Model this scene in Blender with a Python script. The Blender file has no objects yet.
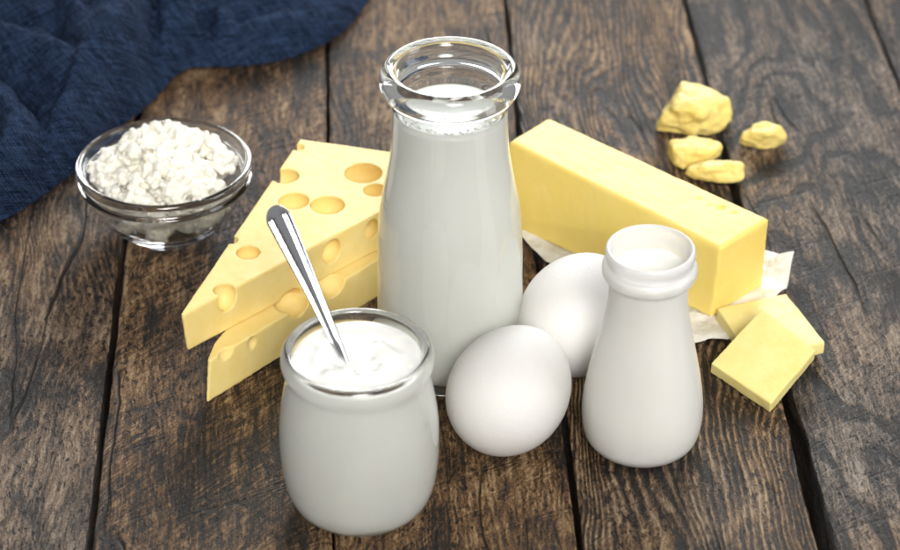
import bpy, bmesh, math, random
import numpy as np
from mathutils import Vector, Matrix, noise
from mathutils.bvhtree import BVHTree

S = bpy.context.scene
COL = S.collection
random.seed(7)
MM = 0.001

# ------------------------------------------------------------------ camera
PITCH = math.radians(34.0); DIST = 0.95; FPX = 2483.0
CAMP = np.array([0, -DIST*math.cos(PITCH), DIST*math.sin(PITCH)])
CR = np.array([1.0, 0, 0]); CF = np.array([0, math.cos(PITCH), -math.sin(PITCH)]); CU = np.array([0, math.sin(PITCH), math.cos(PITCH)])
cam = bpy.data.cameras.new("camera"); camo = bpy.data.objects.new("camera", cam); COL.objects.link(camo)
camo.location = CAMP.tolist(); camo.rotation_euler = (math.pi/2-PITCH, 0, 0)
cam.sensor_width = 36; cam.lens = 36*FPX/900; cam.clip_start = .02; cam.clip_end = 50
cam.dof.use_dof = True; cam.dof.focus_distance = 0.875; cam.dof.aperture_fstop = 13
S.camera = camo

# ------------------------------------------------------------------ light
W = bpy.data.worlds.new("World"); S.world = W; W.use_nodes = True
bg = W.node_tree.nodes["Background"]; bg.inputs[0].default_value = (1, .99, .97, 1); bg.inputs[1].default_value = .30

def lamp(name, loc, target, sx, sy, power, color=(1, 1, 1)):
    l = bpy.data.lights.new(name, 'AREA'); l.shape = 'RECTANGLE'; l.size = sx; l.size_y = sy; l.energy = power; l.color = color
    o = bpy.data.objects.new(name, l); COL.objects.link(o); o.location = loc
    o.rotation_euler = (Vector(target)-Vector(loc)).to_track_quat('-Z', 'Y').to_euler()
    return o
key = lamp("window_light", (.12, .74, .38), (.02, -.03, .02), .50, .30, 1.22, (.97, .985, 1))
key.data.spread = math.radians(62)
front = lamp("front_light", (.20, -1.45, 1.06), (0, -.02, .03), 1.0, .70, 2.28, (1, .985, .955))
front.data.spread = math.radians(29)
lamp("right_light", (.62, -.15, .40), (0, 0, .03), .25, .4, 1.6, (1, 1, 1))

S.view_settings.view_transform = 'Standard'; S.view_settings.look = 'None'
S.view_settings.exposure = 0; S.view_settings.gamma = 1
cy = S.cycles
cy.max_bounces = 24; cy.transmission_bounces = 20; cy.glossy_bounces = 8; cy.diffuse_bounces = 9
cy.caustics_refractive = True; cy.caustics_reflective = True; cy.sample_clamp_indirect = 40
cy.use_denoising = True

# ------------------------------------------------------------------ helpers
def at(px, py, z=0.0):
    "the point at height z (m) seen at a photo position"
    d = CF + CR*(px-450)/FPX - CU*(py-275)/FPX
    return CAMP + d*((z-CAMP[2])/d[2])
def atv(px, py, z=0.0): return Vector(at(px, py, z).tolist())
def ray_plane(px, py, p0, n):
    d = CF + CR*(px-450)/FPX - CU*(py-275)/FPX
    n = np.array(n); t = ((np.array(p0)-CAMP)@n)/(d@n)
    return Vector((CAMP+d*t).tolist())

def tag(o, label=None, cat=None, group=None, kind=None):
    if label: o["label"] = label
    if cat: o["category"] = cat
    if group: o["group"] = group
    if kind: o["kind"] = kind
    return o
def link(name, me, mat, parent=None, smooth=True):
    o = bpy.data.objects.new(name, me); COL.objects.link(o)
    if mat: me.materials.clear(); me.materials.append(mat)
    if smooth:
        me.polygons.foreach_set("use_smooth", [True]*len(me.polygons)); me.update()
    if parent: o.parent = parent
    return o
def empty(name, loc=(0, 0, 0)):
    o = bpy.data.objects.new(name, None); COL.objects.link(o); o.location = loc; o.empty_display_size = .01
    return o
def catmull(pts, n=5, closed=False):
    P = [np.array(p, float) for p in pts]; out = []
    for i in range(len(P)-1):
        p0 = P[i-1] if i else 2*P[0]-P[1]; p1 = P[i]; p2 = P[i+1]; p3 = P[i+2] if i+2 < len(P) else 2*P[-1]-P[-2]
        t0 = 0.; a = .5
        t1 = t0+max(np.linalg.norm(p1-p0), 1e-6)**a; t2 = t1+max(np.linalg.norm(p2-p1), 1e-6)**a; t3 = t2+max(np.linalg.norm(p3-p2), 1e-6)**a
        for k in range(n):
            t = t1+(t2-t1)*k/n
            A1 = (t1-t)/(t1-t0)*p0+(t-t0)/(t1-t0)*p1; A2 = (t2-t)/(t2-t1)*p1+(t-t1)/(t2-t1)*p2; A3 = (t3-t)/(t3-t2)*p2+(t-t2)/(t3-t2)*p3
            B1 = (t2-t)/(t2-t0)*A1+(t-t0)/(t2-t0)*A2; B2 = (t3-t)/(t3-t1)*A2+(t-t1)/(t3-t1)*A3
            out.append((t2-t)/(t2-t1)*B1+(t-t1)/(t2-t1)*B2)
    out.append(P[-1])
    return [(max(0., p[0]), p[1]) for p in out]
def lathe(prof, seg=128, wob=0.0, seed=0):
    "prof: (r, z) in mm from axis to axis, outside first"
    bm = bmesh.new(); rings = []
    for r, z in prof:
        if r < 1e-6: rings.append([bm.verts.new((0, 0, z*MM))])
        else:
            ring = []
            for k in range(seg):
                a = 2*math.pi*k/seg
                rr = r
                if wob: rr = r + wob*noise.noise(Vector((math.cos(a)*1.3+seed, math.sin(a)*1.3, z*.05)))
                ring.append(bm.verts.new((rr*MM*math.cos(a), rr*MM*math.sin(a), z*MM)))
            rings.append(ring)
    for A, B in zip(rings, rings[1:]):
        for k in range(seg):
            j = (k+1) % seg
            if len(A) == 1 and len(B) == 1: continue
            if len(A) == 1: bm.faces.new((A[0], B[j], B[k]))
            elif len(B) == 1: bm.faces.new((A[k], A[j], B[0]))
            else: bm.faces.new((A[k], A[j], B[j], B[k]))
    bmesh.ops.recalc_face_normals(bm, faces=bm.faces)
    me = bpy.data.meshes.new("m"); bm.to_mesh(me); bm.free()
    return me
def evaluated(me, mods):
    "run a list of (type, settings) modifiers on a mesh and give the result back"
    o = bpy.data.objects.new("tmp", me); COL.objects.link(o)
    extra = []
    for ty, st in mods:
        m = o.modifiers.new("x", ty)
        for k, v in st.items():
            if k == 'cutter':
                c = bpy.data.objects.new("tmpcut", v); COL.objects.link(c); extra.append(c); m.object = c
            else: setattr(m, k, v)
    dg = bpy.context.evaluated_depsgraph_get(); dg.update()
    r = bpy.data.meshes.new_from_object(o.evaluated_get(dg))
    for x in extra+[o]: bpy.data.objects.remove(x)
    return r
def displace(me, f):
    n = len(me.vertices); co = np.empty(n*3); no = np.empty(n*3)
    me.vertices.foreach_get("co", co); me.vertices.foreach_get("normal", no)
    co = co.reshape(-1, 3); no = no.reshape(-1, 3)
    d = np.array([f(Vector(c), nn) for c, nn in zip(co, no)])
    co = co+no*d[:, None]; me.vertices.foreach_set("co", co.ravel()); me.update()
    return me
def fbm(p, s, oct=4, seed=0.0):
    return noise.fractal(Vector((p[0]*s+seed, p[1]*s-seed*.7, p[2]*s+seed*1.3)), 1.0, 2.0, oct)
def hull(points):
    bm = bmesh.new()
    for p in points: bm.verts.new(p)
    bmesh.ops.convex_hull(bm, input=bm.verts)
    loose = [v for v in bm.verts if not v.link_faces]
    bmesh.ops.delete(bm, geom=loose, context='VERTS')
    bmesh.ops.recalc_face_normals(bm, faces=bm.faces)
    me = bpy.data.meshes.new("m"); bm.to_mesh(me); bm.free(); return me
def prism(bot, top):
    "closed solid from a bottom and a top polygon of the same count"
    bm = bmesh.new(); n = len(bot)
    b = [bm.verts.new(p) for p in bot]; t = [bm.verts.new(p) for p in top]
    bm.faces.new(b[::-1]); bm.faces.new(t)
    for i in range(n): bm.faces.new((b[i], b[(i+1) % n], t[(i+1) % n], t[i]))
    bmesh.ops.recalc_face_normals(bm, faces=bm.faces)
    me = bpy.data.meshes.new("m"); bm.to_mesh(me); bm.free(); return me
def rebase(me, origin):
    me.transform(Matrix.Translation(-Vector(origin))); return Vector(origin)

class N:
    "tiny node helper"
    def __init__(s, name):
        s.m = bpy.data.materials.new(name); s.m.use_nodes = True; s.t = s.m.node_tree
        s.p = s.t.nodes["Principled BSDF"]; s.out = s.t.nodes["Material Output"]
    def n(s, ty, ins=None, **kw):
        x = s.t.nodes.new(ty)
        for k, v in kw.items(): setattr(x, k, v)
        for k, v in (ins or {}).items(): s.set(x.inputs[k], v)
        return x
    def set(s, sock, v):
        if isinstance(v, bpy.types.NodeSocket): s.t.links.new(v, sock)
        elif isinstance(v, bpy.types.Node): s.t.links.new(v.outputs[0], sock)
        else: sock.default_value = v
    def P(s, **kw):
        for k, v in kw.items(): s.set(s.p.inputs[k.replace('_', ' ')], v)
    def math(s, op, a, b=0.0, c=0.0, clamp=False):
        return s.n('ShaderNodeMath', {0: a, 1: b, 2: c}, operation=op, use_clamp=clamp).outputs[0]
    def noise(s, vec, scale=1.0, detail=4.0, rough=.55, dist=0.0):
        return s.n('ShaderNodeTexNoise', {'Vector': vec, 'Scale': scale, 'Detail': detail, 'Roughness': rough, 'Distortion': dist}).outputs[0]
    def map(s, vec, scale=(1, 1, 1), rot=(0, 0, 0), loc=(0, 0, 0)):
        return s.n('ShaderNodeMapping', {'Vector': vec, 'Location': loc, 'Rotation': rot, 'Scale': scale}).outputs[0]
    def ramp(s, fac, stops, interp='LINEAR'):
        x = s.n('ShaderNodeValToRGB', {0: fac}); cr = x.color_ramp; cr.interpolation = interp
        while len(cr.elements) < len(stops): cr.elements.new(.5)
        for e, (p, c) in zip(cr.elements, stops):
            e.position = p; e.color = (c, c, c, 1) if isinstance(c, (int, float)) else (*c, 1)
        return x.outputs[0]
    def mix(s, fac, a, b, mode='MIX'):
        x = s.n('ShaderNodeMix', data_type='RGBA', blend_type=mode)
        s.set(x.inputs[0], fac); s.set(x.inputs[6], a if not isinstance(a, tuple) else (*a, 1)[:4]); s.set(x.inputs[7], b if not isinstance(b, tuple) else (*b, 1)[:4])
        return x.outputs[2]
    def bump(s, h, dist, strength=1.0, normal=None):
        x = s.n('ShaderNodeBump', {'Height': h, 'Distance': dist, 'Strength': strength})
        if normal is not None: s.set(x.inputs['Normal'], normal)
        return x.outputs[0]
    def obj(s): return s.n('ShaderNodeTexCoord').outputs['Object']

# ------------------------------------------------------------------ materials
def mat_wood():
    n = N("weathered_wood")
    A = lambda nm: n.n('ShaderNodeAttribute', attribute_name=nm, attribute_type='GEOMETRY')
    co = A('grain').outputs['Vector']; pid = A('plank').outputs['Fac']
    sty = n.n('ShaderNodeSeparateXYZ', {0: A('style').outputs['Vector']})
    w_ridge, w_saw, w_band = sty.outputs[0], sty.outputs[1], sty.outputs[2]
    def warp(sc, amt, src, loc=(0, 0, 0)):
        wv = n.n('ShaderNodeTexNoise', {'Vector': n.map(src, sc, loc=loc), 'Scale': 1.0, 'Detail': 3.0}).outputs[1]
        wv = n.n('ShaderNodeVectorMath', {0: wv, 1: (.5, .5, .5)}, operation='SUBTRACT').outputs[0]
        wv = n.n('ShaderNodeVectorMath', {0: wv, 1: amt}, operation='MULTIPLY').outputs[0]
        return n.n('ShaderNodeVectorMath', {0: src, 1: wv}, operation='ADD').outputs[0]
    cw = warp((28, 9, 1), (.012, .03, 0), co)
    cf = warp((160, 60, 1), (.0022, .004, 0), cw)
    sub = lambda x, c=.5: n.math('SUBTRACT', x, c)
    # wavy ridges of worn year rings
    base = n.noise(n.map(cw, (16, 4.0, 1)), 1, 2.0, .45, .3)
    u = n.n('ShaderNodeSeparateXYZ', {0: cf}).outputs[0]
    ph = n.math('MULTIPLY_ADD', base, 210.0, n.math('MULTIPLY', u, 2100.0))
    rid = n.math('MULTIPLY_ADD', n.math('SINE', ph), .5, .5)
    rid = n.math('MULTIPLY', rid, n.ramp(n.noise(n.map(cf, (300, 60, 1)), 1, 3, .6), [(.3, .35), (.6, 1.0)]))
    # bold dark figure, contours of a slow field
    base2 = n.noise(n.map(warp((60, 24, 1), (.006, .016, 0), cw), (15, 4.4, 1), loc=(3.3, 7.1, 0)), 1, 2.5, .5, .5)
    fig = n.math('SINE', n.math('MULTIPLY', base2, 80.0))
    fig = n.ramp(n.math('MULTIPLY_ADD', n.noise(n.map(cf, (240, 50, 1)), 1, 4, .65), .9, n.math('MULTIPLY', fig, .42)), [(.52, 0.0), (.80, 1.0)])
    # fibres at three sizes
    mid = n.noise(n.map(cf, (190, 17, 1)), 1, 4, .6)
    fine = n.noise(n.map(cf, (620, 75, 1)), 1, 4, .68)
    fib = n.noise(n.map(cf, (1900, 330, 1)), 1, 3, .65)
    grit = n.noise(co, 1250, 4, .72)
    lump = n.noise(n.map(co, (420, 300, 1)), 1, 4, .65)
    blotch = n.noise(n.map(cw, (30, 13, 1)), 1, 6, .62, .5)
    stain = n.ramp(n.noise(n.map(cw, (44, 19, 1), loc=(6, 1, 0)), 1, 5, .62, .8), [(.50, 0.0), (.64, 1.0)])
    # pits
    pit = n.ramp(n.noise(n.map(cf, (680, 250, 1)), 1, 3, .55), [(.35, 1.0), (.42, 0.0)])
    pitm = n.ramp(n.noise(n.map(co, (34, 14, 1), loc=(9, 2, 0)), 1, 4), [(.40, .15), (.55, 1.0)])
    pit = n.math('MULTIPLY', pit, pitm)
    # slanting saw strokes
    rot = n.map(co, rot=(0, 0, math.radians(-48)))
    saw = n.noise(n.map(rot, (105, 1050, 1)), 1, 4, .65, .2)
    sawm = n.math('MULTIPLY', n.ramp(n.noise(n.map(co, (26, 14, 1), loc=(1, 5, 0)), 1, 3), [(.36, 0.15), (.58, 1.0)]), w_saw)
    rot2 = n.map(co, rot=(0, 0, math.radians(-27)))
    kerf = n.ramp(n.noise(n.map(rot2, (13, 230, 1)), 1, 2, .4), [(.60, 0.0), (.645, 1.0), (.66, 1.0), (.70, 0.0)])
    kerf = n.math('MULTIPLY', kerf, w_saw)
    # tone: grain colour, with contact shade of the grooves painted in
    t = n.math('MULTIPLY_ADD', sub(mid), .85, .44)
    t = n.math('MULTIPLY_ADD', sub(fine), 1.35, t)
    t = n.math('MULTIPLY_ADD', sub(fib), .95, t)
    t = n.math('MULTIPLY_ADD', sub(grit), 1.05, t)
    t = n.math('MULTIPLY_ADD', sub(blotch), 1.35, t)
    t = n.math('MULTIPLY_ADD', stain, -.17, t)
    t = n.math('MULTIPLY_ADD', n.math('MULTIPLY', sub(rid, .45), w_ridge), .48, t)
    t = n.math('MULTIPLY_ADD', n.math('MULTIPLY', sub(saw), sawm), 1.9, t)
    t = n.math('MULTIPLY_ADD', kerf, -.10, t)
    t = n.math('MULTIPLY_ADD', n.math('MULTIPLY', fig, w_band), -.32, t)
    t = n.math('MULTIPLY_ADD', pit, -.40, t, clamp=True)
    t = n.math('MULTIPLY_ADD', t, 1.30, -.105, clamp=True)
    K = .90
    sc = lambda st: [(p, tuple(x*K for x in c)) for p, c in st]
    warm = n.ramp(t, sc([(.0, (.008, .005, .004)), (.20, (.038, .020, .009)), (.42, (.165, .080, .029)), (.64, (.31, .172, .073)), (.95, (.58, .40, .22))]))
    grey = n.ramp(t, sc([(.0, (.008, .006, .006)), (.20, (.038, .030, .025)), (.42, (.150, .112, .083)), (.64, (.265, .208, .160)), (.95, (.50, .42, .35))]))
    g = n.ramp(n.math('ADD', pid, n.math('MULTIPLY', sub(n.noise(n.map(co, (20, 10, 1), loc=(4, 4, 0)), 1, 4)), 1.6)), [(.15, 0.0), (.85, 1.0)])
    colr = n.mix(g, warm, grey)
    ck = n.math('ABSOLUTE', sub(n.noise(n.map(cf, (26, 2.6, 1), loc=(2.2, 8.4, 0)), 1, 2.0, .5), .56))
    ck = n.math('MULTIPLY', n.ramp(ck, [(.0022, 1.0), (.0060, 0.0)]), n.ramp(n.noise(n.map(co, (18, 7, 1), loc=(7, 3, 0)), 1, 2), [(.50, 0.0), (.58, 1.0)]))
    nh = n.n('ShaderNodeVectorMath', {0: n.obj(), 1: tuple(at(759, 86)), 2: (0, 0, 0)}, operation='DISTANCE').outputs['Value']
    ck = n.math('MAXIMUM', ck, n.ramp(n.math('MULTIPLY_ADD', grit, .0016, nh), [(.0019, 1.0), (.0027, 0.0)]))
    colr = n.mix(ck, colr, (.006, .004, .003))
    n.P(Base_Color=colr, Roughness=n.math('MULTIPLY_ADD', t, -.24, .56), Specular_IOR_Level=.5, Coat_Weight=.28, Coat_Roughness=.30)
    h = n.math('MULTIPLY_ADD', fine, 1.1, n.math('MULTIPLY', mid, .9))
    h = n.math('MULTIPLY_ADD', n.math('MULTIPLY', rid, w_ridge), .75, h)
    h = n.math('MULTIPLY_ADD', grit, .45, h)
    h = n.math('MULTIPLY_ADD', lump, .7, h)
    h = n.math('MULTIPLY_ADD', fib, .35, h)
    h = n.math('MULTIPLY_ADD', pit, -.9, h)
    h = n.math('MULTIPLY_ADD', n.math('MULTIPLY', saw, sawm), 1.3, h)
    h = n.math('MULTIPLY_ADD', kerf, -.5, h)
    h = n.math('MULTIPLY_ADD', n.math('MULTIPLY', fig, w_band), -.35, h)
    h = n.math('MULTIPLY_ADD', blotch, .8, h)
    h = n.math('MULTIPLY_ADD', ck, -1.6, h)
    nb = n.bump(h, .0026, 1.0)
    n.P(Normal=nb, Coat_Normal=nb)
    return n.m

def mat_glass(name, tint):
    n = N(name)
    n.P(Base_Color=(*tint, 1), Transmission_Weight=1.0, Roughness=0.0, IOR=1.5)
    return n.m
def mat_milk(name, col, rough=.3):
    n = N(name)
    n.P(Base_Color=(*col, 1), Roughness=rough, Subsurface_Weight=.25, Subsurface_Radius=(1, .9, .7), Subsurface_Scale=.002)
    return n.m
def mat_food(name, col, col2, rough, sss, nscale, bdist, spec=.4, fine=1800):
    n = N(name); co = n.obj()
    f = n.noise(co, nscale, 5, .6)
    c = n.mix(n.ramp(f, [(.35, 0.0), (.65, 1.0)]), col, col2)
    n.P(Base_Color=c, Roughness=rough, Specular_IOR_Level=spec, Subsurface_Weight=sss, Subsurface_Radius=(1, .85, .5), Subsurface_Scale=.0025)
    h = n.math('MULTIPLY_ADD', n.noise(co, fine, 4, .6), .3, f)
    n.P(Normal=n.bump(h, bdist, .7))
    return n.m
def mat_cloth():
    n = N("navy_muslin")
    co = n.n('ShaderNodeAttribute', attribute_name='weave', attribute_type='GEOMETRY').outputs['Vector']
    wv = n.n('ShaderNodeTexNoise', {'Vector': co, 'Scale': 90.0, 'Detail': 3.0}).outputs[1]
    cw = n.n('ShaderNodeVectorMath', {0: co, 1: n.n('ShaderNodeVectorMath', {0: wv, 1: (.004, .004, 0)}, operation='MULTIPLY').outputs[0]}, operation='ADD').outputs[0]
    a = n.n('ShaderNodeTexWave', {'Vector': cw, 'Scale': 270.0, 'Distortion': 2.0, 'Detail': 2.0, 'Detail Scale': 1.5}, bands_direction='X').outputs[1]
    b = n.n('ShaderNodeTexWave', {'Vector': cw, 'Scale': 320.0, 'Distortion': 2.0, 'Detail': 2.0, 'Detail Scale': 1.5}, bands_direction='Y').outputs[1]
    thr = n.math('ADD', a, b)
    crink = n.noise(n.map(cw, (90, 620, 1)), 1, 5, .65, .5)
    cr2 = n.noise(n.map(cw, (560, 80, 1)), 1, 4, .6, .5)
    slub = n.noise(cw, 650, 4, .7)
    f = n.math('MULTIPLY_ADD', crink, .65, n.math('MULTIPLY_ADD', slub, .45, n.math('MULTIPLY_ADD', thr, .24, n.math('MULTIPLY', cr2, .5))))
    c = n.ramp(n.math('MULTIPLY', f, .8), [(.58, (.0006, .0014, .004)), (.80, (.006, .0135, .036)), (.97, (.045, .080, .165))])  # highlights on raised crinkles and shade in hollows painted into the navy
    n.P(Base_Color=c, Roughness=.95, Specular_IOR_Level=.1, Sheen_Weight=.0, Sheen_Roughness=.5, Sheen_Tint=(.35, .5, .9, 1))
    n.P(Normal=n.bump(f, .0016, .9))
    return n.m
def mat_paper():
    n = N("butter_paper"); co = n.obj()
    v = n.n('ShaderNodeTexVoronoi', {'Vector': co, 'Scale': 95.0, 'Randomness': 1.0}, feature='F1').outputs[0]
    f = n.noise(co, 260, 4, .6)
    c = n.mix(n.ramp(f, [(.4, 0.0), (.7, 1.0)]), (.70, .68, .62), (.80, .78, .73))
    n.P(Base_Color=c, Roughness=.5)
    n.P(Normal=n.bump(n.math('MULTIPLY_ADD', f, .35, v), .003, .8))
    return n.m
def mat_egg():
    n = N("white_eggshell"); co = n.obj()
    v = n.noise(co, 1100, 4, .7)
    n.P(Base_Color=n.mix(n.noise(co, 60, 3), (.73, .71, .68), (.78, .765, .74)), Roughness=.5, Specular_IOR_Level=.3, Subsurface_Weight=.12, Subsurface_Radius=(1, .7, .5), Subsurface_Scale=.002)
    n.P(Normal=n.bump(v, .00045, .7))
    return n.m
def mat_plastic():
    n = N("milky_plastic")
    n.P(Base_Color=(.96, .955, .945, 1), Roughness=.33, Transmission_Weight=.55, IOR=1.45, Specular_IOR_Level=.5)
    return n.m
def mat_steel():
    n = N("polished_steel")
    n.P(Base_Color=(.70, .72, .76, 1), Metallic=1.0, Roughness=.17)
    return n.m
def mat_steel_dark():
    n = N("steel_groove")
    n.P(Base_Color=(.12, .12, .14, 1), Metallic=1.0, Roughness=.35)
    return n.m

M_WOOD = mat_wood()
M_GLASS_G = mat_glass("green_tinted_glass", (.972, .992, .982))
M_GLASS = mat_glass("clear_glass", (.992, .997, .994))
M_MILK = mat_milk("milk_white", (.98, .975, .91))
M_MILK2 = mat_milk("plain_milk", (.90, .885, .81))
M_YOG = mat_milk("yogurt_white", (.965, .96, .90), .22)
M_CURD = mat_food("cottage_curd", (.80, .77, .66, 1), (.85, .83, .76, 1), .38, .35, 400, .0004, .4)
M_CHEESE = mat_food("swiss_cheese_paste", (.85, .65, .23, 1), (.87, .69, .285, 1), .45, .12, 140, .00014, .22)
M_BUTTER = mat_food("yellow_butter", (.82, .63, .165, 1), (.84, .655, .20, 1), .46, .3, 90, .00014, .22)
M_SLICE = mat_food("butter_slice_paste", (.78, .65, .235, 1), (.82, .70, .30, 1), .46, .3, 80, .00010, .22)
M_CRUMB = mat_food("crumbled_butter", (.79, .62, .18, 1), (.82, .67, .25, 1), .48, .35, 200, .0004, .22)
M_CLOTH = mat_cloth(); M_PAPER = mat_paper(); M_EGG = mat_egg(); M_PLASTIC = mat_plastic()
M_STEEL = mat_steel(); M_GROOVE = mat_steel_dark()

# ------------------------------------------------------------------ table top (one surface, boards in its mesh)
def build_table():
    # joints between boards as (y, x) polylines in mm
    J = [[(-400, -395), (900, -455)], [(-400, -300), (900, -345)],
         [(-420, -205), (900, -262)],
         [(-400, -103), (-162, -119), (24, -127.5), (225, -138), (900, -165)],
         [(-400, -27), (-159, -38.5), (169, -54), (900, -86)],
         [(-400, 54), (-160, 43.2), (-88, 40.4), (61, 30.4), (225, 25.6), (900, 2)],
         [(-400, 133), (-162, 124.5), (-80, 121.0), (160, 111.2), (225, 108), (900, 78)],
         [(-400, 219), (0, 201), (151, 194.5), (225, 191.3), (900, 160)],
         [(-400, 312), (900, 250)], [(-400, 400), (900, 340)]]
    gapw = [2.2, 2, 2, 2.6, 1.4, 2.2, 3.4, 2, 2, 2]
    grayness = [.6, .5, .44, .16, .0, .20, .62, .6, .5]
    style = [(.3, .3, .3), (.3, .3, .3), (.35, .25, .35), (.15, .9, .35), (.35, .5, .2), (1, .35, .15), (.25, .5, 1), (.3, .4, .6), (.3, .3, .3)]
    ST = []
    V = []; Fc = []; G = []; PI = []
    ys = np.concatenate([np.linspace(-400, -190, 40)[:-1], np.linspace(-190, 260, 330)[:-1], np.linspace(260, 900, 80)])
    for k in range(len(J)-1):
        xl = np.interp(ys, *np.array(sorted(J[k])).T); xr = np.interp(ys, *np.array(sorted(J[k+1])).T)
        def edge(y, s, amp): return amp*(noise.noise(Vector((y*.035, s, k*3.1)))+.6*noise.noise(Vector((y*.12, s, k*5.7)))+.3*noise.noise(Vector((y*.5, s, k))))
        def gw(i, y):
            g = gapw[i]/2
            if i == 6: g *= 1.0+.9*max(0, min(1, (-60-y)/60.))-(.35 if y > 100 else 0)
            return g
        us = np.array([0, .004, .010, .02, .04]+list(np.linspace(.07, .93, 72))+[.96, .98, .99, .996, 1])
        start = len(V)
        for y, a, b in zip(ys, xl, xr):
            a2 = a+gw(k, y)+edge(y, 1.5, .55); b2 = b-gw(k+1, y)+edge(y, 8.5, .55)
            for u in us:
                x = a2+(b2-a2)*u
                dd = min(x-a2, b2-x)
                z = -1.3*math.exp(-dd/.9)-.35*math.exp(-dd/5)*(1+noise.noise(Vector((y*.08, u, k))))
                z += .45*noise.fractal(Vector((x*.05+k*9, y*.012, 0)), 1, 2, 3)+.12*noise.noise(Vector((x*.5, y*.1, k)))
                V.append((x*MM, y*MM, z*MM-.00055)); G.append(((x-a)*MM+k*1.37, y*MM+k*2.71, k*.5)); PI.append(grayness[k]); ST.append(style[k])
        nu = len(us); ny = len(ys)
        for i in range(ny-1):
            for j in range(nu-1):
                q = start+i*nu+j; Fc.append((q, q+1, q+nu+1, q+nu))
        # sides and underside
        for j, s in ((0, 1), (nu-1, -1)):
            st = len(V)
            for i in range(ny):
                p = V[start+i*nu+j]; g = G[start+i*nu+j]
                V.append((p[0]+s*.0006, p[1], p[2]-.004)); G.append((g[0]-s*.004, g[1], g[2])); PI.append(grayness[k]); ST.append(style[k])
                V.append((p[0]+s*.0002, p[1], -.028)); G.append((g[0]-s*.03, g[1], g[2])); PI.append(grayness[k]); ST.append(style[k])
            for i in range(ny-1):
                t0 = start+i*nu+j; t1 = t0+nu
                Fc.append((t0, t1, st+2*i+2, st+2*i)); Fc.append((st+2*i, st+2*i+2, st+2*i+3, st+2*i+1))
    # backing board under the joints
    st = len(V)
    for x, y in ((-.47, -.41), (.43, -.41), (.43, .91), (-.47, .91)):
        V.append((x, y, -.0285)); G.append((x, y, 0)); PI.append(.4); ST.append((0, 0, 0))
    Fc.append((st, st+1, st+2, st+3))
    me = bpy.data.meshes.new("table"); me.from_pydata(V, [], Fc)
    a = me.attributes.new("grain", 'FLOAT_VECTOR', 'POINT'); a.data.foreach_set("vector", np.array(G).ravel())
    a = me.attributes.new("plank", 'FLOAT', 'POINT'); a.data.foreach_set("value", PI)
    a = me.attributes.new("style", 'FLOAT_VECTOR', 'POINT'); a.data.foreach_set("vector", np.array(ST, float).ravel())
    bm = bmesh.new(); bm.from_mesh(me); bmesh.ops.recalc_face_normals(bm, faces=bm.faces); bm.to_mesh(me); bm.free()
    tag(link("tabletop", me, M_WOOD), kind="structure")
build_table()

# ------------------------------------------------------------------ flat sheets cut to an outline
def seg_dist(P, A, B):
    d = B-A; t = np.clip(((P-A)@d)/(d@d), 0, 1); q = A+t[:, None]*d
    return np.linalg.norm(P-q, axis=1), q, t
def poly_info(P, poly):
    n = len(poly); best = np.full(len(P), 1e9); Q = np.zeros_like(P); inside = np.zeros(len(P), bool)
    for i in range(n):
        A = poly[i]; B = poly[(i+1) % n]
        d, q, _ = seg_dist(P, A, B); m = d < best; best[m] = d[m]; Q[m] = q[m]
        c = ((A[1] > P[:, 1]) != (B[1] > P[:, 1]))
        with np.errstate(divide='ignore', invalid='ignore'):
            xi = (B[0]-A[0])*(P[:, 1]-A[1])/(B[1]-A[1])+A[0]
        inside ^= c & (P[:, 0] < xi)
    return best, Q, inside
def sheet(poly, step, hfun, zmin=.0006):
    "grid surface over a polygon (m), snapped to its outline; hfun(P, dist) gives heights"
    poly = np.array(poly); lo = poly.min(0)-2*step; hi = poly.max(0)+2*step
    nx = int((hi[0]-lo[0])/step)+1; ny = int((hi[1]-lo[1])/step)+1
    X, Y = np.meshgrid(lo[0]+np.arange(nx)*step, lo[1]+np.arange(ny)*step)
    P = np.stack([X.ravel(), Y.ravel()], 1)
    d, Q, ins = poly_info(P, poly)
    idx = np.arange(nx*ny).reshape(ny, nx)
    quads = np.stack([idx[:-1, :-1], idx[:-1, 1:], idx[1:, 1:], idx[1:, :-1]], -1).reshape(-1, 4)
    quads = quads[ins[quads].any(1)]
    P2 = P.copy(); P2[~ins] = Q[~ins]; d2 = np.where(ins, d, 0.)
    used = np.unique(quads); remap = -np.ones(nx*ny, int); remap[used] = np.arange(len(used))
    P2 = P2[used]; d2 = d2[used]
    z = hfun(P2, d2)
    me = bpy.data.meshes.new("sheet"); me.from_pydata(np.column_stack([P2, np.maximum(z, zmin)]).tolist(), [], remap[quads].tolist())
    return me, P2

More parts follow.
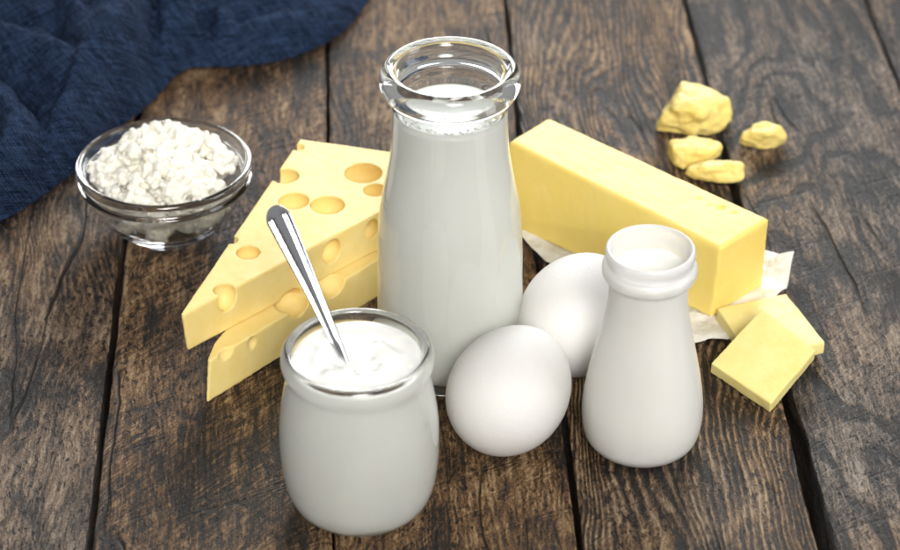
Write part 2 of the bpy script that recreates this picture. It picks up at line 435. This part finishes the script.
# ------------------------------------------------------------------ blue cloth
def build_cloth():
    w = lambda x, y, z=0: at(x, y, z)[:2]
    outline = [w(378, -30), w(374, -4), w(366, 10), w(352, 28), w(335, 43), w(305, 57), w(272, 67), w(235, 71), w(205, 71), w(190, 72), w(176, 80), w(160, 98), w(142, 116), w(125, 128), w(105, 150), w(88, 168), w(60, 188), w(38, 204), w(18, 218), w(-8, 230), w(-40, 236), w(-140, 200)]
    outline += [np.array((-.36, .20)), np.array((-.38, .42)), np.array((-.05, .44))]
    # smooth the outline a little
    pts = []
    n = len(outline)
    for i in range(n):
        A = outline[i]; B = outline[(i+1) % n]
        pts += [A*.75+B*.25, A*.25+B*.75]
    poly = np.array(pts)
    rolls = []      # (centre line in m, half width m, height m)
    def L(p, wd, hh): rolls.append(([w(*q, hh*.8) for q in p], wd, hh))
    L([(118, -40), (112, 0), (106, 45), (98, 98), (84, 118)], .019, .036)
    L([(66, -30), (76, 20), (94, 68), (106, 104)], .012, .034)
    L([(-60, 50), (0, 52), (48, 64), (84, 84), (106, 112)], .015, .030)
    L([(-60, 5), (10, 8), (50, 25)], .020, .027)
    L([(-60, 92), (-5, 108), (16, 128), (20, 150), (0, 176), (-40, 190)], .012, .026)
    L([(60, 105), (60, 130), (40, 152)], .013, .016)
    L([(172, -40), (176, 5), (179, 40), (174, 68)], .009, .031)
    L([(150, 30), (152, 66), (132, 100), (104, 128)], .014, .015)
    L([(112, 126), (72, 152), (30, 174), (-40, 200)], .014, .013)
    L([(100, 148), (56, 180), (14, 206), (-40, 225)], .010, .008)
    L([(218, 44), (260, 40), (310, 22), (350, -2), (372, -30)], .019, .017)
    L([(222, 8), (260, 0), (330, -22)], .018, .020)
    L([(222, -30), (224, 20), (220, 60)], .008, .018)
    L([(-140, 120), (-80, 140), (-40, 150)], .03, .02)
    def h(P, d):
        R = .009
        t = np.clip(d/R, 0, 1); z0 = .0065*np.sqrt(1-(1-t)**2); z = z0.copy()
        j1 = np.array([noise.fractal(Vector((p[0]*45, p[1]*45, 7)), 1, 2, 3) for p in P])
        for pl, wd, hh in rolls:
            best = np.full(len(P), 1e9)
            for A, B in zip(pl, pl[1:]): best = np.minimum(best, seg_dist(P, A, B)[0])
            q = np.clip((best+.0022*j1)/wd, 0, 1.6)
            zz = 1.25*hh*np.where(q < 1, np.sqrt(np.maximum(0, 1-q*q)), 0)*np.clip(d/.012, 0, 1)**.5
            k = .0022; dz = np.maximum(k-np.abs(z-zz), 0)/k; z = np.maximum(z, zz)+dz*dz*k*.25
        wr = np.array([noise.fractal(Vector((p[0]*90, p[1]*90, 1)), 1, 2, 4) for p in P])
        wr2 = np.array([noise.noise(Vector((p[0]*420+p[1]*160, p[1]*130-p[0]*60, 3))) for p in P])
        return z+np.clip(d/.008, 0, 1)*(.0024*wr+.0010*wr2)
    me, P = sheet(poly, .0011, h, .0004)
    me = evaluated(me, [('SMOOTH', dict(factor=.5, iterations=2))])
    a = me.attributes.new("weave", 'FLOAT_VECTOR', 'POINT')
    co = np.empty(len(me.vertices)*3); me.vertices.foreach_get("co", co); co = co.reshape(-1, 3)
    ang = math.radians(28)
    u = co[:, 0]*math.cos(ang)+co[:, 1]*math.sin(ang); v = -co[:, 0]*math.sin(ang)+co[:, 1]*math.cos(ang)+co[:, 2]*.7
    a.data.foreach_set("vector", np.column_stack([u+co[:, 2]*.5, v, 0*u]).ravel())
    org = rebase(me, (-.2, .2, 0))
    o = link("cloth", me, M_CLOTH); o.location = org
    tag(o, "crumpled navy blue muslin cloth lying folded behind the glass bowl", "cloth")
build_cloth()

# ------------------------------------------------------------------ tall milk bottle
def build_milk_bottle():
    b = atv(450, 358)
    outer = catmull([(0, 1.2), (17, .9), (22, 0), (24.6, 1), (25.8, 4), (26.1, 10), (26.1, 26), (25.6, 51), (24.5, 66), (22.2, 78), (20.7, 87), (20.0, 95), (19.8, 103), (19.9, 108), (20.7, 110.6), (22.6, 112.2), (23.8, 115), (23.9, 117.6), (23.1, 119.8), (21.4, 121.2), (19.6, 121.0), (18.2, 119.4)], 5)
    inner = catmull([(18.2, 119.4), (17.5, 117.3), (17.6, 114.8), (18.0, 113), (17.7, 110.8), (16.9, 108.5), (16.9, 104), (17.1, 95), (18.0, 86), (19.6, 78), (21.9, 66), (23.0, 51), (23.5, 26), (23.5, 8), (22, 5), (18, 4.2), (0, 4)], 4)
    me = lathe(outer+inner[1:], 160, .06, 3)
    o = link("milk_bottle", me, M_GLASS_G); o.location = b
    tag(o, "tall wide-mouthed glass bottle with a thick rounded rim in the middle", "milk bottle")
    # milk: reaches a hair into the glass so there is no air film
    lvl = 104.5
    inn = [p for p in inner if p[1] < lvl-1.0][::-1]
    prof = [(r+.25 if r > .1 else 0, z-.15 if z < 6 else z) for r, z in inn]
    rtop = prof[-1][0]
    prof += [(rtop, lvl+.5), (rtop-.8, lvl+.1), (rtop-2.5, lvl-.15), (rtop*.5, lvl-.2), (0, lvl-.2)]
    mk = link("milk", lathe(prof, 128), M_MILK); mk.location = b
    tag(mk, "white milk filling the tall glass bottle up to its neck", "milk")
    # froth: small bubbles round the edge of the milk
    bm = bmesh.new(); rnd = random.Random(3)
    for i in range(150):
        a = rnd.uniform(0, 2*math.pi); rr = rtop-abs(rnd.gauss(0, 2.2))-1.3; s = rnd.choice((.2, .28, .35, .45, .65))
        bmesh.ops.create_icosphere(bm, subdivisions=2, radius=s*MM, matrix=Matrix.Translation((rr*MM*math.cos(a), rr*MM*math.sin(a), (lvl+.0)*MM)))
    fm = bpy.data.meshes.new("froth"); bm.to_mesh(fm); bm.free()
    f = link("froth", fm, M_MILK, mk)
build_milk_bottle()

# ------------------------------------------------------------------ yogurt jar, yogurt, spoon
YB = atv(361, 500)
def build_yogurt():
    outer = catmull([(0, 1.4), (14, 1.0), (17.5, 0), (20.3, .8), (22.6, 3.2), (24.6, 8), (25.9, 15), (26.5, 24), (26.3, 34), (25.4, 42), (24.2, 48.5), (23.5, 52.5), (23.6, 54.5), (24.5, 56.3), (25.0, 58.8), (24.6, 61.2), (23.4, 62.6), (22.0, 62.5), (21.2, 61.2)], 5)
    inner = catmull([(21.2, 61.2), (20.9, 59), (20.9, 55), (21.2, 52), (22.6, 43), (23.6, 34), (23.8, 25), (23.2, 15), (22.0, 7.4), (20.0, 3.6), (16, 2.5), (0, 2.4)], 5)
    o = link("yogurt_jar", lathe(outer+inner[1:], 160, .05, 8), M_GLASS_G); o.location = YB
    tag(o, "squat round glass jar with a spoon standing in it", "yogurt jar")
    lvl = 58.8
    inn = [p for p in inner if p[1] < lvl-1][::-1]
    prof = [(r+.22 if r > .1 else 0, z-.12 if z < 6 else z) for r, z in inn]
    rt = prof[-1][0]; prof += [(rt, lvl-.6), (rt, lvl+.15)]
    prof += [(rt*(1-q), lvl+.1) for q in np.linspace(.015, .985, 60)]+[(0, lvl)]
    me = lathe(prof, 160)
    swirl = [(-9, -8.5, 2, -11, .9), (2, -11, 8, -8, .8), (-3, 6, 7, 7.5, .6), (7, 7.5, 13, 1, .6), (-14, -4, -12, 6, .5), (9, -4, 14, -2, .5), (-6, -2, -2, -6, -.8), (-3, 0, 4, 1, -.5)]
    ent = ((at(345, 358, .059)-np.array(YB))/MM)[:2]
    for v in me.vertices:
        x, y, z = v.co/MM
        if z < lvl-.5: continue
        r = math.hypot(x, y); k = max(0, min(1, (rt-r)/2.5))
        dz = .3*noise.fractal(Vector((x*.11, y*.16, 2)), 1, 2, 3)
        for x0, y0, x1, y1, a in swirl:
            d, _, _ = seg_dist(np.array([[x, y]]), np.array((x0, y0)), np.array((x1, y1)))
            dz += 1.15*a*math.exp(-(d[0]/1.7)**2)
        dz -= .6*math.exp(-((x-ent[0]-.8)**2+(y-ent[1]+.8)**2)/9)
        dz += -.5*math.sin(r*.5)*.3
        v.co.z += k*dz*MM
    yo = link("yogurt", me, M_YOG); yo.location = YB
    tag(yo, "creamy white yogurt with a swirled top filling the squat jar", "yogurt")
build_yogurt()

def build_spoon():
    E = atv(343.5, 357, .0585); H = atv(274, 205.5, .0995)
    root = empty("teaspoon", E); tag(root, "stainless steel teaspoon with a beaded-edge handle stuck in yogurt", "spoon")
    ax = (H-E); Lh = ax.length; ax.normalize()
    view = (Vector(CAMP.tolist())-E).normalized()
    wd = ax.cross(view).normalized(); nn = wd.cross(ax).normalized()
    if nn.dot(view) < 0: nn = -nn
    rot = Matrix.Rotation(math.radians(-33), 3, ax); wd = rot @ wd; nn = rot @ nn
    # handle: stations along its length (t, half width mm, half thickness mm, sag mm)
    st = [(-.16, 1.3, 1.1, .6), (-.05, 1.4, 1.1, .3), (.05, 1.6, 1.1, 0), (.2, 2.1, 1.0, -.2), (.4, 2.8, .9, -.3), (.6, 3.7, .85, -.2), (.78, 4.5, .8, 0), (.9, 4.9, .8, .2), (.95, 4.7, .8, .3), (.98, 3.9, .75, .35), (.995, 2.4, .7, .4), (1.0, .8, .6, .4)]
    ts = np.array(st); tt = np.concatenate([np.linspace(-.16, .9, 60), np.linspace(.905, 1, 30)])
    bm = bmesh.new(); rings = []
    cols = np.array([-1, -.97, -.90, -.82, -.76, -.72, -.68, -.60, -.54, -.50, -.46, -.3, 0, .3, .46, .50, .54, .60, .68, .72, .76, .82, .90, .97, 1])
    for t in tt:
        hw = np.interp(t, ts[:, 0], ts[:, 1]); ht = np.interp(t, ts[:, 0], ts[:, 2]); sg = np.interp(t, ts[:, 0], ts[:, 3])
        if t > .9: hw = 4.95*math.sqrt(max(.004, 1-((t-.9)/.1)**2))
        c = E+ax*(Lh*t)+nn*sg*MM
        ring = []
        g = max(0, min(1, (t-.05)/.2))*(1 if t < .93 else max(0, (1-t)/.07))
        for u in cols:
            top = ht*(.70+.30*math.sqrt(max(0, 1-abs(u)**5)))
            rim = 0
            au = abs(u)
            rim -= .55*math.exp(-((au-.72)/.055)**2)+.55*math.exp(-((au-.50)/.055)**2)
            if t > .93: rim = 0
            rim -= .12*max(0, 1-au/.45)
            ring.append(bm.verts.new(c+wd*(u*hw*MM)+nn*((top+rim*g)*MM)))
        for u in cols[::-1][2:-2:2]:
            ring.append(bm.verts.new(c+wd*(u*hw*MM)-nn*(ht*.8*math.sqrt(max(0, 1-u*u*.8))*MM)))
        rings.append(ring)
    for A, B, t in zip(rings, rings[1:], tt):
        for i in range(len(A)):
            j = (i+1) % len(A); f = bm.faces.new((A[i], A[j], B[j], B[i]))
            if i+1 < len(cols) and .18 < t < .955 and (abs(abs(cols[i]+cols[i+1])/2-.70) < .025 or abs(abs(cols[i]+cols[i+1])/2-.48) < .025): f.material_index = 1
    bm.faces.new(rings[0]); bm.faces.new(rings[-1])
    bmesh.ops.recalc_face_normals(bm, faces=bm.faces)
    me = bpy.data.meshes.new("handle"); bm.to_mesh(me); bm.free(); rebase(me, E)
    mi = [p.material_index for p in me.polygons]
    link("handle", me, M_STEEL, root); me.materials.append(M_GROOVE); me.polygons.foreach_set("material_index", mi)
    # bowl of the spoon, buried in the yogurt, its tip against the glass
    T = Vector((-.01605, -.15425, .0294))
    B0 = E-ax*(Lh*.14); bx = (T-B0); Lb = bx.length; bx.normalize(); bw = (wd-bx*wd.dot(bx)).normalized(); bn = bw.cross(bx).normalized()
    if bn.dot(nn) < 0: bn = -bn
    bm = bmesh.new(); rings = []
    for i in range(25):
        t = i/24; hw = 8.2*math.sin(math.pi*min(1, t))**.62 if t < 1 else .9
        hw = max(hw, 1.2); c = B0+bx*(Lb*t); ring = []
        dep = -3.0*math.sin(math.pi*t)
        us = np.linspace(-1, 1, 13)
        for u in us: ring.append(bm.verts.new(c+bw*(u*hw*MM)+bn*(dep*(1-u*u)*MM)))
        for u in us[::-1]: ring.append(bm.verts.new(c+bw*(u*hw*MM)+bn*((dep*(1-u*u)-.8)*MM)))
        rings.append(ring)
    for A, B in zip(rings, rings[1:]):
        for i in range(len(A)):
            j = (i+1) % len(A); bm.faces.new((A[i], A[j], B[j], B[i]))
    bm.faces.new(rings[0]); bm.faces.new(rings[-1])
    bmesh.ops.recalc_face_normals(bm, faces=bm.faces)
    me = bpy.data.meshes.new("bowl"); bm.to_mesh(me); bm.free(); rebase(me, E)
    link("spoon_bowl", me, M_STEEL, root)
build_spoon()

# ------------------------------------------------------------------ small plastic bottle
def build_small_bottle():
    b = atv(640.5, 438.5)
    outer = catmull([(0, 1), (12, .7), (15.2, 0), (17.6, .9), (19.4, 3.2), (20.5, 7.5), (20.9, 13), (20.6, 19), (19.6, 26), (18.4, 32.5), (16.2, 43), (14.3, 52.5), (13.5, 58.5), (13.25, 64), (13.3, 67.2), (13.9, 68.2), (15.4, 69.2), (15.9, 71), (15.8, 72.8), (15.1, 73.8), (14.5, 74.3), (14.5, 75.8), (15.0, 77), (15.0, 78.6), (14.3, 79.6), (13.5, 79.3), (13.1, 78.4)], 5)
    inner = catmull([(13.1, 78.4), (12.9, 76), (12.4, 70), (12.2, 64), (12.5, 58.5), (13.3, 52.5), (15.2, 43), (17.4, 32.5), (19.6, 19), (19.9, 13), (19.5, 8), (18, 3.5), (14, 1.9), (0, 2)], 5)
    o = link("plastic_bottle", lathe(outer+inner[1:], 144), M_PLASTIC); o.location = b
    tag(o, "small translucent white plastic bottle with a ringed open neck", "plastic bottle")
    lvl = 71.5
    inn = [p for p in inner if p[1] < lvl-1][::-1]
    prof = [(r+.18 if r > .1 else 0, z-.1 if z < 3 else z) for r, z in inn]
    rt = prof[-1][0]; prof += [(rt, lvl), (rt-.8, lvl-.4), (rt*.5, lvl-.5), (0, lvl-.5)]
    mk = link("milk", lathe(prof, 112), M_MILK2); mk.location = b
    tag(mk, "milk inside the small white plastic bottle beside the eggs", "milk")
build_small_bottle()

# ------------------------------------------------------------------ eggs
def build_egg(px, py, yaw, roll, label, rad=20.1, length=27.2):
    bm = bmesh.new(); bmesh.ops.create_uvsphere(bm, u_segments=96, v_segments=64, radius=1)
    for v in bm.verts:
        z = v.co.z; k = 1-.10*z-.03*z*z+.03
        v.co = Vector((v.co.x*rad*k, v.co.y*rad*k, z*length))*MM
    me = bpy.data.meshes.new("egg"); bm.to_mesh(me); bm.free()
    me.transform(Matrix.Rotation(math.radians(yaw), 4, 'Z') @ Matrix.Rotation(math.radians(roll), 4, 'X') @ Matrix.Rotation(math.radians(-90), 4, 'X'))
    lo = min(v.co.z for v in me.vertices)
    p = at(px, py, -lo); o = link("egg", me, M_EGG); me.transform(Matrix.Translation((0, 0, -lo)))
    o.location = (p[0], p[1], -.0002); tag(o, label, "egg", "white eggs")
build_egg(511, 387.5, -24, 0, "white egg nearest the viewer, in front of the tall milk bottle")
build_egg(580, 312, -24, 0, "white egg farther back, half hidden behind the small plastic bottle")

# ------------------------------------------------------------------ glass bowl and cottage cheese
BB = atv(169, 229)
BOWL_IN = [(30.9, 29.4), (30.3, 27.5), (29.9, 25), (28.4, 20), (25.2, 13), (20, 6.8), (14, 3.6), (0, 3)]
def build_bowl():
    outer = catmull([(0, 1.2), (12, .9), (14.6, 0), (16.2, .7), (19, 3), (23.0, 7), (28.0, 14), (30.9, 20), (31.9, 22.2), (33.2, 23.2), (33.5, 24.4), (32.7, 25.5), (32.4, 26.2), (33.0, 27.2), (33.9, 28.6), (34.0, 30), (33.2, 31.2), (32.0, 31.3), (31.2, 30.4), (30.9, 29.4)], 5)
    inner = catmull(BOWL_IN, 6)
    o = link("glass_bowl", lathe(outer+inner[1:], 160, .05, 5), M_GLASS); o.location = BB
    tag(o, "small clear glass bowl heaped with cottage cheese", "bowl")
    rnd = random.Random(11)
    zs = np.array([z for r, z in BOWL_IN][::-1]); rs = np.array([r for r, z in BOWL_IN][::-1])
    ICO = bmesh.new(); bmesh.ops.create_icosphere(ICO, subdivisions=2, radius=1); iv = np.array([v.co[:] for v in ICO.verts]); ICO.verts.index_update(); itf = np.array([[v.index for v in f.verts] for f in ICO.faces]); ICO.free()
    VV = []; FF = []
    def put(x, y, z, s):
        m = Matrix.Translation((x*MM, y*MM, z*MM)) @ Matrix.Rotation(rnd.uniform(0, 6), 4, Vector((rnd.random(), rnd.random(), rnd.random()+.1)).normalized()) @ Matrix.Diagonal((rnd.uniform(.8, 1.35), rnd.uniform(.8, 1.25), rnd.uniform(.7, 1.05), 1))
        m = np.array(m); VV.append((iv*s*MM)@m[:3, :3].T+m[:3, 3]); FF.append(itf+len(iv)*len(FF))
    # fill: core of the heap below its surface
    def top(x, y):
        r = math.hypot(x, y)
        h = 39.5-9.5*(r/26)**2.2+3.2*noise.noise(Vector((x*.10+2, y*.10, 5)))+1.6*noise.noise(Vector((x*.25, y*.25, 1)))
        return h-2.0*max(0, -x-8)/20
    cl = []
    for i in range(4000):
        if len(cl) > 105: break
        R_ = rnd.uniform(2.4, 6.0); x = rnd.uniform(-28, 28); y = rnd.uniform(-28, 28); r = math.hypot(x, y)
        if rnd.random() < .62: z = top(x, y)-R_*rnd.uniform(.5, 1.0)
        else: z = rnd.uniform(5, 26)
        ri = np.interp(z, zs, rs) if z < 29 else 28.5
        if r > ri-R_*.86-.4 or z < R_*.9+3: continue
        if any((x-a)**2+(y-b)**2+(z-c)**2 < (.62*(R_+q))**2 for a, b, c, q in cl): continue
        cl.append((x, y, z, R_))
    for x, y, z, R_ in cl:
        put(x, y, z, R_*.78)
        for k in range(34):
            d = Vector((rnd.gauss(0, 1), rnd.gauss(0, 1), rnd.gauss(0, 1))).normalized()*R_*rnd.uniform(.68, 1.0); s = rnd.choice((.9, 1.1, 1.4, 1.8))
            q = Vector((x, y, z))+d; ri = np.interp(q.z, zs, rs) if q.z < 29 else 29.3
            if math.hypot(q.x, q.y) > ri-s*1.3 or q.z < 3.2+s: continue
            put(q.x, q.y, q.z, s)
    for z, s, r in ((9, 5, 10), (14, 9, 10), (21, 12, 11), (26, 9, 10)):
        for k in range(8):
            a = k*math.pi/4; put(r*math.cos(a), r*math.sin(a), z, s*.75)
        put(0, 0, z, s)
    me = bpy.data.meshes.new("curd"); me.from_pydata(np.concatenate(VV).tolist(), [], np.concatenate(FF).tolist())
    me = evaluated(me, [('REMESH', dict(mode='VOXEL', voxel_size=.00042)), ('SMOOTH', dict(factor=.5, iterations=5))])
    displace(me, lambda p, n: .00022*fbm(p, 700, 3, 4)+.0006*fbm(p, 230, 2, 9))
    c = link("cottage_cheese", me, M_CURD); c.location = BB
    tag(c, "lumpy white cottage cheese heaped in the glass bowl", "cottage cheese")
build_bowl()

# ------------------------------------------------------------------ cheese wedges
def soften(me, vox, it, f):
    me = evaluated(me, [('REMESH', dict(mode='VOXEL', voxel_size=vox)), ('SMOOTH', dict(factor=.5, iterations=it))])
    if f: displace(me, f)
    return me
def spheres(lst):
    bm = bmesh.new()
    for c, rx, ry, rz in lst:
        bmesh.ops.create_icosphere(bm, subdivisions=5, radius=1, matrix=Matrix.Translation(c) @ Matrix.Diagonal((rx, ry, rz, 1)))
    me = bpy.data.meshes.new("holes"); bm.to_mesh(me); bm.free(); return me
TW = .0168
def build_wedges():
    # lower wedge
    tipb = atv(205, 404, 0); tipt = atv(207.5, 362, TW)
    fb = atv(378, 297, 0); d = (fb-tipb).normalized(); f2 = tipb+d*.110
    lt = atv(214, 343, TW)
    back = Vector((-.044, .030, 0))
    bot = [tipb, f2, Vector((.008, .012, 0)), back, (lt*.6+tipt*.4).xy.to_3d()+Vector((-.0006, -.003, 0))]
    top = [Vector((p.x, p.y, TW)) for p in bot]; top[0] = tipt; top[4] = lt
    def blunt(pl, w, ex):
        a = (pl[1]-pl[0]).normalized(); b = (pl[-1]-pl[0]).normalized(); t = pl[0]-(a+b).normalized()*ex
        return [t+a*w]+pl[1:]+[t+b*w]
    bot = blunt(bot, .0022, .0010); top = blunt(top, .0022, .0010)
    me = prism(bot, top)
    nf = Vector((d.y, -d.x, 0))
    fp = lambda x, y: ray_plane(x, y, tuple(tipb), tuple(nf))
    H = [(atv(291, 303, TW), .0062, .0062, .0050), (atv(331, 284, TW), .0058, .0058, .0050), (fp(252, 343)+nf*.0010, .0022, .0022, .0030), (fp(226, 352)+nf*.0032, .0050, .0050, .0045)]
    me = evaluated(me, [('BOOLEAN', dict(operation='DIFFERENCE', solver='EXACT', cutter=spheres(H)))])
    me = soften(me, .00042, 12, lambda p, n: .00014*fbm(p, 60, 3)+.00003*fbm(p, 350, 2, 3))
    org = rebase(me, (tipb.x, tipb.y, 0))
    o = link("cheese_wedge", me, M_CHEESE); o.location = org+Vector((0, 0, .0001))
    tag(o, "lower holey cheese wedge, lying on the table under the other wedge", "cheese", "holey cheese wedges")
    # upper wedge
    z0 = TW+.0002; z1 = 2*TW
    tb = atv(186, 351.5, z0); tt = atv(180, 316, z1); ft = atv(379, 212, z1); bl = atv(300, 138.5, z1); br = atv(388, 151, z1)
    d = (ft-tt).normalized(); nf = Vector((d.y, -d.x, 0)); e = (br-bl).normalized()
    F = tt+d*.137; G = bl+e*.0615
    top = [tt, F, G, bl]; bot = [Vector((p.x, p.y, z0)) for p in top]; bot[0] = tb
    bot = blunt(bot, .0024, .0012); top = blunt(top, .0024, .0012)
    me = prism(bot, top)
    fp = lambda x, y: ray_plane(x, y, tuple(tb), tuple(nf))
    H = []
    def hole(x, y, w, dz=None, fl=1.0):
        p = atv(x, y, z1); a = w/2/2.63*MM; r = a*1.12
        H.append((p-Vector((0, 0, math.sqrt(r*r-a*a)*fl)), r, r, r*fl))
    hole(363, 173, 37, fl=.95); hole(327, 205, 33); hole(375, 190, 23); hole(293.5, 201, 30); hole(248, 252.5, 22); hole(298, 147, 12)
    hole(285, 176, 27); hole(231, 240, 13)
    H.append((fp(226, 298)-nf*.0010, .0045, .0045, .0056))
    H.append((fp(331, 251)-nf*.0008, .0046, .0046, .0050)); H.append((fp(371, 229)-nf*.0010, .0034, .0034, .0044))
    H.append((fp(290, 300), .0058, .0058, .0042))
    H.append((fp(219, 283)+Vector((0, 0, .001)), .0022, .0022, .0028))
    me = evaluated(me, [('BOOLEAN', dict(operation='DIFFERENCE', solver='EXACT', cutter=spheres(H)))])
    me = soften(me, .00042, 10, lambda p, n: .00014*fbm(p, 60, 3, 7)+.00003*fbm(p, 350, 2, 3))
    org = rebase(me, (tb.x, tb.y, z0))
    o = link("cheese_wedge", me, M_CHEESE); o.location = org
    tag(o, "upper holey cheese wedge, with round holes in its pale top", "cheese", "holey cheese wedges")
build_wedges()

# ------------------------------------------------------------------ parchment, butter block, slices, crumbs
def build_paper():
    w = lambda x, y: at(x, y, .001)[:2]
    poly = np.array([w(523, 226), w(520, 236), w(534, 250), w(552, 266), w(600, 292), w(650, 325), w(693, 345), w(710, 338), w(728, 341), w(745, 330), w(786, 294), w(793, 267), w(766, 256), w(740, 240), w(660, 195), w(590, 190)])
    def h(P, d):
        out = []
        for p, dd in zip(P, d):
            z = .0007+.0022*max(0, 1-dd/.012)*max(0, noise.noise(Vector((p[0]*90, p[1]*90, 2)))+.35)
            k = max(0, min(1, (p[0]-.112)/.010))
            z += k*(.0035*abs(noise.noise(Vector((p[0]*70, p[1]*110, 4))))+.0016*max(0, 1-dd/.02))
            # curled right-hand corner
            c = at(790, 272, 0); q = math.hypot(p[0]-c[0], p[1]-c[1]); z += .006*max(0, 1-q/.012)**1.5
            out.append(z)
        return np.array(out)
    me, _ = sheet(poly, .0011, h, .0005)
    me = evaluated(me, [('SOLIDIFY', dict(thickness=.00012, offset=1))])
    org = rebase(me, (.09, 0, 0)); o = link("butter_wrapper", me, M_PAPER); o.location = org
    tag(o, "crinkled white parchment paper under the butter block", "parchment paper")
build_paper()

def build_butter():
    zb = .0012; zt = .0335
    A = atv(711.5, 318, zb); B = atv(762, 285.5, zb); Dv = atv(524, 231.5, zb)
    C = atv(721, 248, zt); Bt = atv(769.5, 218.5, zt); At = atv(548.5, 117, zt); Dt = atv(509, 141, zt)
    ABk = Vector((At.x-.001, At.y+.001, zb)); Dv2 = A+(Dv-A).normalized()*(Dt-C).length
    me = prism([A, B, ABk, Dv2], [C, Bt, At, Dt])
    me = soften(me, .0006, 13, None)
    dents = [(atv(722, 208, zt), .0018, .0009), (atv(734, 213, zt), .0012, .0006), (atv(700, 199, zt), .0012, .0005), (atv(709, 206, zt), .001, .0004)]
    def f(p, n):
        v = .00016*fbm(p, 70, 4)+.00008*fbm((p[0]*2, p[1]*.4, p[2]), 300, 2, 5)
        if n[2] > .5:
            for c, r, a in dents: v -= a*math.exp(-((p-c).length/r)**2)
            v += .00007*noise.noise(Vector(((p.x-p.y)*30, (p.x+p.y)*420, 0)))
        return v
    displace(me, f)
    org = rebase(me, (A.x, A.y, 0)); o = link("butter_block", me, M_BUTTER); o.location = org
    tag(o, "long yellow block of butter lying on white parchment", "butter")
    # slices
    def slab(pts, th, name, label):
        P = [atv(*p) for p in pts[:3]]
        P.append(ray_plane(pts[3][0], pts[3][1], tuple(P[0]), tuple((P[1]-P[0]).cross(P[2]-P[0]))))
        nrm = (P[1]-P[0]).cross(P[2]-P[0]).normalized(); nrm = nrm if nrm.z > 0 else -nrm
        me = prism([p-nrm*th for p in P], P); me = soften(me, .0004, 3, lambda p, n: .00020*fbm(p, 110, 3, 2)+.00006*fbm(p, 500, 2))
        lo = min(v.co.z for v in me.vertices)
        org = rebase(me, P[0]); o = link(name, me, M_SLICE); o.location = org
        tag(o, label, "butter slice", "square butter slices"); return lo
    a = slab([(717, 308, .0062), (786, 293.5, .0062), (825, 342, .0062), (752, 360, .0062)], .0052, "butter_slice", "butter slice lying flat underneath, touching the parchment")
    b = slab([(711, 363, .0085), (762, 308, .0152), (816, 350, .0106), (771, 403.5, .0056)], .0054, "butter_slice", "butter slice leaning on top of the other slice")
build_butter()

def build_crumbs():
    specs = [  # outline of the upper edge (px, z mm), base outline (px, z 0)
        ("largest crumbled butter chunk, in the back beyond the block",
         [(681, 80, 15), (705, 88, 14), (728, 100, 13), (731, 112, 9), (700, 112, 15), (672, 110, 14), (662, 117, 9), (690, 95, 17)],
         [(656, 132, 0), (680, 136, 0), (705, 137, 0), (720, 133, 0), (731, 122, 0), (722, 108, 0), (690, 104, 0), (662, 116, 0)]),
        ("butter chunk in the middle of the three crumbled pieces lying close together",
         [(670, 142, 8), (690, 137, 9), (712, 138, 8), (721, 145, 7), (716, 152, 8), (690, 153, 9), (674, 153, 8)],
         [(671, 164, 0), (682, 171, 0), (700, 168, 0), (720, 157, 0), (715, 148, 0), (690, 148, 0), (671, 153, 0)]),
        ("flat elongated butter chunk nearest the block",
         [(700, 161, 7), (725, 161, 7), (738, 161, 7), (745, 166, 6), (735, 170, 6), (710, 171, 7), (688, 170, 5)],
         [(683, 176, 0), (700, 182, 0), (722, 184, 0), (740, 183, 0), (745, 173, 0), (725, 168, 0), (700, 168, 0)]),
        ("crumbled butter chunk lying apart on the right",
         [(752, 123, 9), (770, 122, 10), (783, 127, 9), (785, 135, 7), (768, 134, 10), (748, 133, 8), (742, 136, 6)],
         [(737, 145, 0), (752, 149, 0), (775, 151, 0), (785, 145, 0), (783, 136, 0), (760, 134, 0), (743, 138, 0)])]
    for i, (lab, up, lo) in enumerate(specs):
        me = hull([atv(x, y, z*MM) for x, y, z in up]+[atv(x, y, z) for x, y, z in lo])
        me = evaluated(me, [('REMESH', dict(mode='VOXEL', voxel_size=.0005)), ('SMOOTH', dict(factor=.5, iterations=16))])
        def f(p, n, s=i*3.7):
            v = 1.0*.0012*(noise.ridged_multi_fractal(Vector((p.x*60+s, p.y*60, p.z*110)), 1.0, 2.0, 4, 1.0, 2.0)-1.0)+.0010*noise.noise(Vector((p.x*170+s, p.y*170, p.z*170)))
            v += .0004*fbm(p, 330, 3, s)
            return v*(.35 if n[2] < -.7 else 1)
        displace(me, f)
        me = evaluated(me, [('SMOOTH', dict(factor=.5, iterations=11))])
        displace(me, lambda p, n: .00028*fbm(p, 420, 3, 2))
        zmin = min(v.co.z for v in me.vertices)
        c = sum((v.co for v in me.vertices), Vector())/len(me.vertices)
        org = rebase(me, (c.x, c.y, zmin)); o = link("butter_chunk", me, M_CRUMB); o.location = (org.x, org.y, 0)
        tag(o, lab, "butter chunk", "crumbled butter chunks")
build_crumbs()
